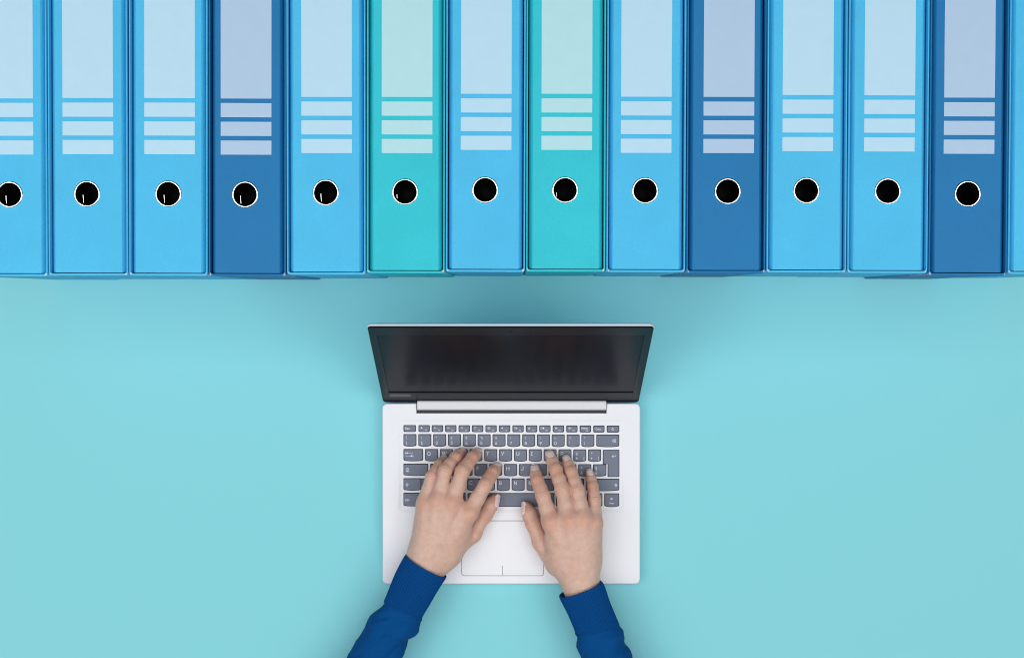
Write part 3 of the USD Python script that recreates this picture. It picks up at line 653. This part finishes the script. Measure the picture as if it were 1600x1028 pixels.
def make_right():
    ix = finger((861, 815), (848.0, 774.0), (839.5, 751.0), (834.5, 727.5), (0.0570, 0.0500, 0.0405, 0.0275), (0.0102, 0.0087, 0.0077, 0.0063))
    md = finger((889, 812), (878.5, 764.0), (868.0, 733.0), (857.0, 706.0), (0.0600, 0.0530, 0.0420, 0.0275), (0.0104, 0.0089, 0.0078, 0.0064))
    rg = finger((911, 810), (902.5, 765.5), (892.5, 737.0), (883.0, 712.5), (0.0575, 0.0515, 0.0415, 0.0275), (0.0100, 0.0085, 0.0075, 0.0062))
    pk = finger((928.5, 815), (929.0, 781.0), (926.0, 760.0), (920.5, 734.0), (0.0510, 0.0455, 0.0375, 0.0265), (0.0092, 0.0074, 0.0068, 0.0054))
    tipT = tip_in(820.5, 785.0, 830.0, 812.0, 0.0068, 0.0272)
    th = ([at(868, 884, 0.040), at(846, 847, 0.0355), at(833, 817.0, 0.0325), at(827.0, 802.0, 0.0300), tipT], [0.0120, 0.0104, 0.0092, 0.0086, 0.0068])
    W0 = at(905, 915, 0.049)
    wl, wr = at(894, 901, 0.0475), at(916, 893, 0.0475)
    el, er = at(914, 962, 0.0485), at(926, 958, 0.0485)
    palm = [(at(918, 866, 0.0475), pk[0][0], 0.0146, 0.0090), (at(913, 872, 0.0510), rg[0][0], 0.0155, 0.0102), (at(896, 876, 0.0510), md[0][0], 0.0155, 0.0106), (at(880, 870, 0.0480), ix[0][0], 0.0150, 0.0106),
            (at(875, 880, 0.0440), at(866, 848, 0.0445), 0.0142, 0.0100), (at(915, 880, 0.0420), at(921, 832, 0.0430), 0.0144, 0.0100)]
    wrist = [(wl, el, 0.0142, 0.0130), (wr, er, 0.0142, 0.0130), (at(900, 888, 0.046), W0, 0.0185, 0.0170)]
    tend = [(at(899, 868, 0.0655), md[0][0] + [0, 0, 0.0070], 0.0022, 0.0042, 0.010), (at(911, 864, 0.0645), rg[0][0] + [0, 0, 0.0066], 0.0022, 0.0040, 0.010), (at(885, 862, 0.0615), ix[0][0] + [0, 0, 0.0062], 0.0022, 0.0040, 0.010), (at(920, 858, 0.0610), pk[0][0] + [0, 0, 0.0056], 0.002, 0.0036, 0.010),
            (at(926, 898, 0.0590), at(909, 850, 0.0655), 0.0016, 0.0014, 0.005)]
    hand = Hand([pk, rg, md, ix], th, palm, wrist, tend)
    nl = lambda f, hw_, b, fr: (f[0][4], f[0][6], (0, 0.45, 1), hw_, b, fr)
    nails = [nl(pk, 0.0046, 0.0060, 0.0066), nl(rg, 0.0053, 0.0066, 0.0074), nl(md, 0.0056, 0.0070, 0.0076), nl(ix, 0.0055, 0.0068, 0.0074), (th[0][3], th[0][4], (-1, 0.1, 0.45), 0.0058, 0.0085, 0.0080)]
    return hand, (pk, rg, md, ix), th, nails

def finish_hand(made, veins_px):
    hand, fs, th, nails = made
    joints, wr = [], []
    for pts, rs in fs:
        joints += [(pts[0] + [0, 0, rs[0] * 0.8], 0.0100, 0.55), (pts[2] + [0, 0, rs[2] * 0.7], 0.0075, 0.36), (pts[4] + [0, 0, rs[4] * 0.7], 0.0125, 0.45), (pts[6], 0.0095, 0.5)]
        for k, w_, a in ((2, 0.0046, 0.00042), (4, 0.0030, 0.00030)):
            ax_ = pts[k + 1] - pts[k - 1]; ax_ /= np.linalg.norm(ax_); wr.append((pts[k], ax_, w_, a * 1.7, 3, 0.0031))
    joints += [(th[0][2], 0.0125, 0.55), (th[0][4], 0.0125, 0.55), (th[0][1], 0.014, 0.35)]
    ax_ = th[0][3] - th[0][1]; ax_ /= np.linalg.norm(ax_); wr.append((th[0][2], ax_, 0.0045, 0.0004, 3, 0.0024))
    veins = [(at(*a, za), at(*b, zb), 0.0018) for a, za, b, zb in veins_px]
    allp = np.vstack([np.array(p) for p, r in fs] + [np.array(th[0])] + [np.array([a, b]) for a, b, _, _ in hand.palm + hand.wrist])
    return build_hand(person, hand, nails, (allp.min(0) - 0.024, allp.max(0) + 0.024), None, joints, wr, veins)
finish_hand(make_left(), [((676, 862), 0.068, (672, 820), 0.066), ((690, 866), 0.067, (697, 826), 0.068), ((672, 820), 0.066, (680, 795), 0.066)])
finish_hand(make_right(), [((927, 900), 0.060, (912, 866), 0.066), ((912, 866), 0.066, (900, 838), 0.069), ((921, 862), 0.064, (921, 838), 0.063)])

def tube(stations, name, mat, parent, ribs=0, folds=0.0, seed=0, inner=0.0, nseg=160, nst=90, flat=0.82):
    """sweep through stations (left px, right px, centre height, half height); ribs/folds displace the cloth"""
    from scipy.interpolate import CubicSpline
    A = np.array([[*l, *r, z, hh] for l, r, z, hh in stations], float); t = np.linspace(0, 1, len(A)); tt = np.linspace(0, 1, nst)
    A = CubicSpline(t, A)(tt)
    Lw = np.array([at(a[0], a[1], a[4]) for a in A]); Rw = np.array([at(a[2], a[3], a[4]) for a in A]); C = (Lw + Rw) / 2
    T_ = np.gradient(C, axis=0); T_ /= np.linalg.norm(T_, axis=1, keepdims=True)
    th = np.linspace(0, 2 * math.pi, nseg, endpoint=False)
    arc = np.r_[0, np.cumsum(np.linalg.norm(np.diff(C, axis=0), axis=1))]
    rings = []
    for k in range(nst):
        side = (Rw[k] - Lw[k]) / 2; sd = side / np.linalg.norm(side); up = np.array([0, 0, 1.0]); hw_ = np.linalg.norm(side); hh = A[k, 5]
        c, s_ = np.cos(th), np.sin(th); e = 0.9
        x = np.sign(c) * np.abs(c) ** e; z = np.sign(s_) * np.abs(s_) ** e
        p = C[k] + np.outer(x * hw_, sd) + np.outer(z * hh, up)
        nrm = np.outer(x / hw_, sd) + np.outer(z / hh, up); nrm /= np.linalg.norm(nrm, axis=1, keepdims=True)
        d = np.zeros(nseg)
        if ribs: d += 0.00055 * np.cos(th * ribs) * min(1, (arc[k] / 0.0025)) 
        if folds:
            q = np.c_[arc[k] * 30 + 0.55 * np.cos(th), 0.8 * np.cos(th), 0.8 * np.sin(th)]
            d += folds * (np.abs(meshkit.noise(q + seed * 7.3, seed) - 0.5) * 2 - 0.45) * min(1, arc[k] / 0.012) * np.clip(s_ + 0.75, 0.15, 1)
            d += folds * 0.35 * (meshkit.fbm(np.c_[arc[k] * 110 + np.cos(th), 2 * np.cos(th), 2 * np.sin(th)], 2, seed + 3) - 0.5) * min(1, arc[k] / 0.01)
        p = p + nrm * d[:, None]
        p[:, 2] = np.maximum(p[:, 2], 0.0008 + 0.0005 * np.maximum(0, 0.0008 - p[:, 2]))
        rings.append(p)
    if inner:
        c0 = rings[0].mean(0)
        r1 = c0 + (rings[0] - c0) * 0.985 + T_[0] * -0.0005; r2 = c0 + (rings[0] - c0) * (1 - inner); r3 = r2 + T_[0] * 0.007
        rings = [r3, r2 + T_[0] * 0.0003, r1] + rings
    m = loft(rings[::-1], False, False)
    return part(name, m, mat, parent, smooth=True)
# left sleeve: cuff edge from the photograph's silhouette, then the loose jersey out past the lower edge of the picture
slL = [((602.0, 937.0), (660.5, 962.5), 0.0480, 0.0225), ((592.5, 950.0), (660.5, 968.0), 0.0475, 0.0255), ((577.0, 962.5), (659.0, 976.5), 0.0465, 0.0290), ((569.5, 976.0), (653.5, 990.5), 0.0455, 0.0305), ((562.5, 989.5), (643.0, 997.0), 0.0445, 0.0310), ((553.0, 1002.0), (638.0, 1010.0), 0.0440, 0.0315),
       ((546.5, 1014.0), (634.0, 1021.0), 0.0440, 0.0320), ((538.0, 1029.0), (629.5, 1034.0), 0.0440, 0.0325), ((521.0, 1058.0), (619.0, 1064.0), 0.0445, 0.0340), ((478.0, 1124.0), (585.0, 1150.0), 0.047, 0.037), ((430.0, 1195.0), (545.0, 1235.0), 0.050, 0.040), ((380.0, 1268.0), (502.0, 1318.0), 0.052, 0.043)]
sv = tube(slL, 'sleeve', SLEEVE, person, folds=0.0085, seed=2, nst=170)
tube([((633.8, 866.0), (697.6, 901.0), 0.0480, 0.0255), ((626.0, 880.0), (690.0, 912.0), 0.0482, 0.0245), ((616.5, 899.0), (681.0, 926.5), 0.0485, 0.0228), ((608.5, 919.0), (671.5, 943.0), 0.0485, 0.0225), ((602.2, 934.5), (662.2, 958.5), 0.0483, 0.0222), ((600.5, 938.5), (659.8, 964.0), 0.0480, 0.0224)], 'cuff', CUFF, sv, ribs=52, inner=0.09, nseg=500, nst=44)
slR = [((898.6, 989.5), (966.5, 974.0), 0.0480, 0.0225), ((901.0, 1000.0), (972.5, 983.5), 0.0475, 0.0255), ((900.0, 1010.0), (976.0, 994.0), 0.0465, 0.0285), ((903.0, 1019.0), (978.5, 1007.0), 0.0455, 0.0300), ((906.8, 1026.0), (985.0, 1014.5), 0.0445, 0.0310), ((909.0, 1036.0), (990.5, 1026.0), 0.0440, 0.0318), ((914.0, 1056.0), (998.0, 1042.0), 0.0440, 0.0325),
       ((930.0, 1100.0), (1022.0, 1080.0), 0.0450, 0.0340), ((958.0, 1166.0), (1058.0, 1140.0), 0.047, 0.037), ((990.0, 1240.0), (1098.0, 1205.0), 0.050, 0.040), ((1022.0, 1318.0), (1140.0, 1275.0), 0.052, 0.043)]
sv = tube(slR, 'sleeve', SLEEVE, person, folds=0.0085, seed=5, nst=160)
tube([((873.6, 931.5), (939.8, 907.8), 0.0480, 0.0255), ((880.0, 944.0), (946.0, 920.0), 0.0482, 0.0245), ((888.0, 960.0), (951.5, 937.0), 0.0485, 0.0228), ((894.5, 975.0), (958.5, 954.5), 0.0485, 0.0225), ((899.3, 987.0), (965.5, 971.0), 0.0483, 0.0222), ((899.8, 991.0), (967.0, 975.5), 0.0480, 0.0224)], 'cuff', CUFF, sv, ribs=52, inner=0.09, nseg=500, nst=44)
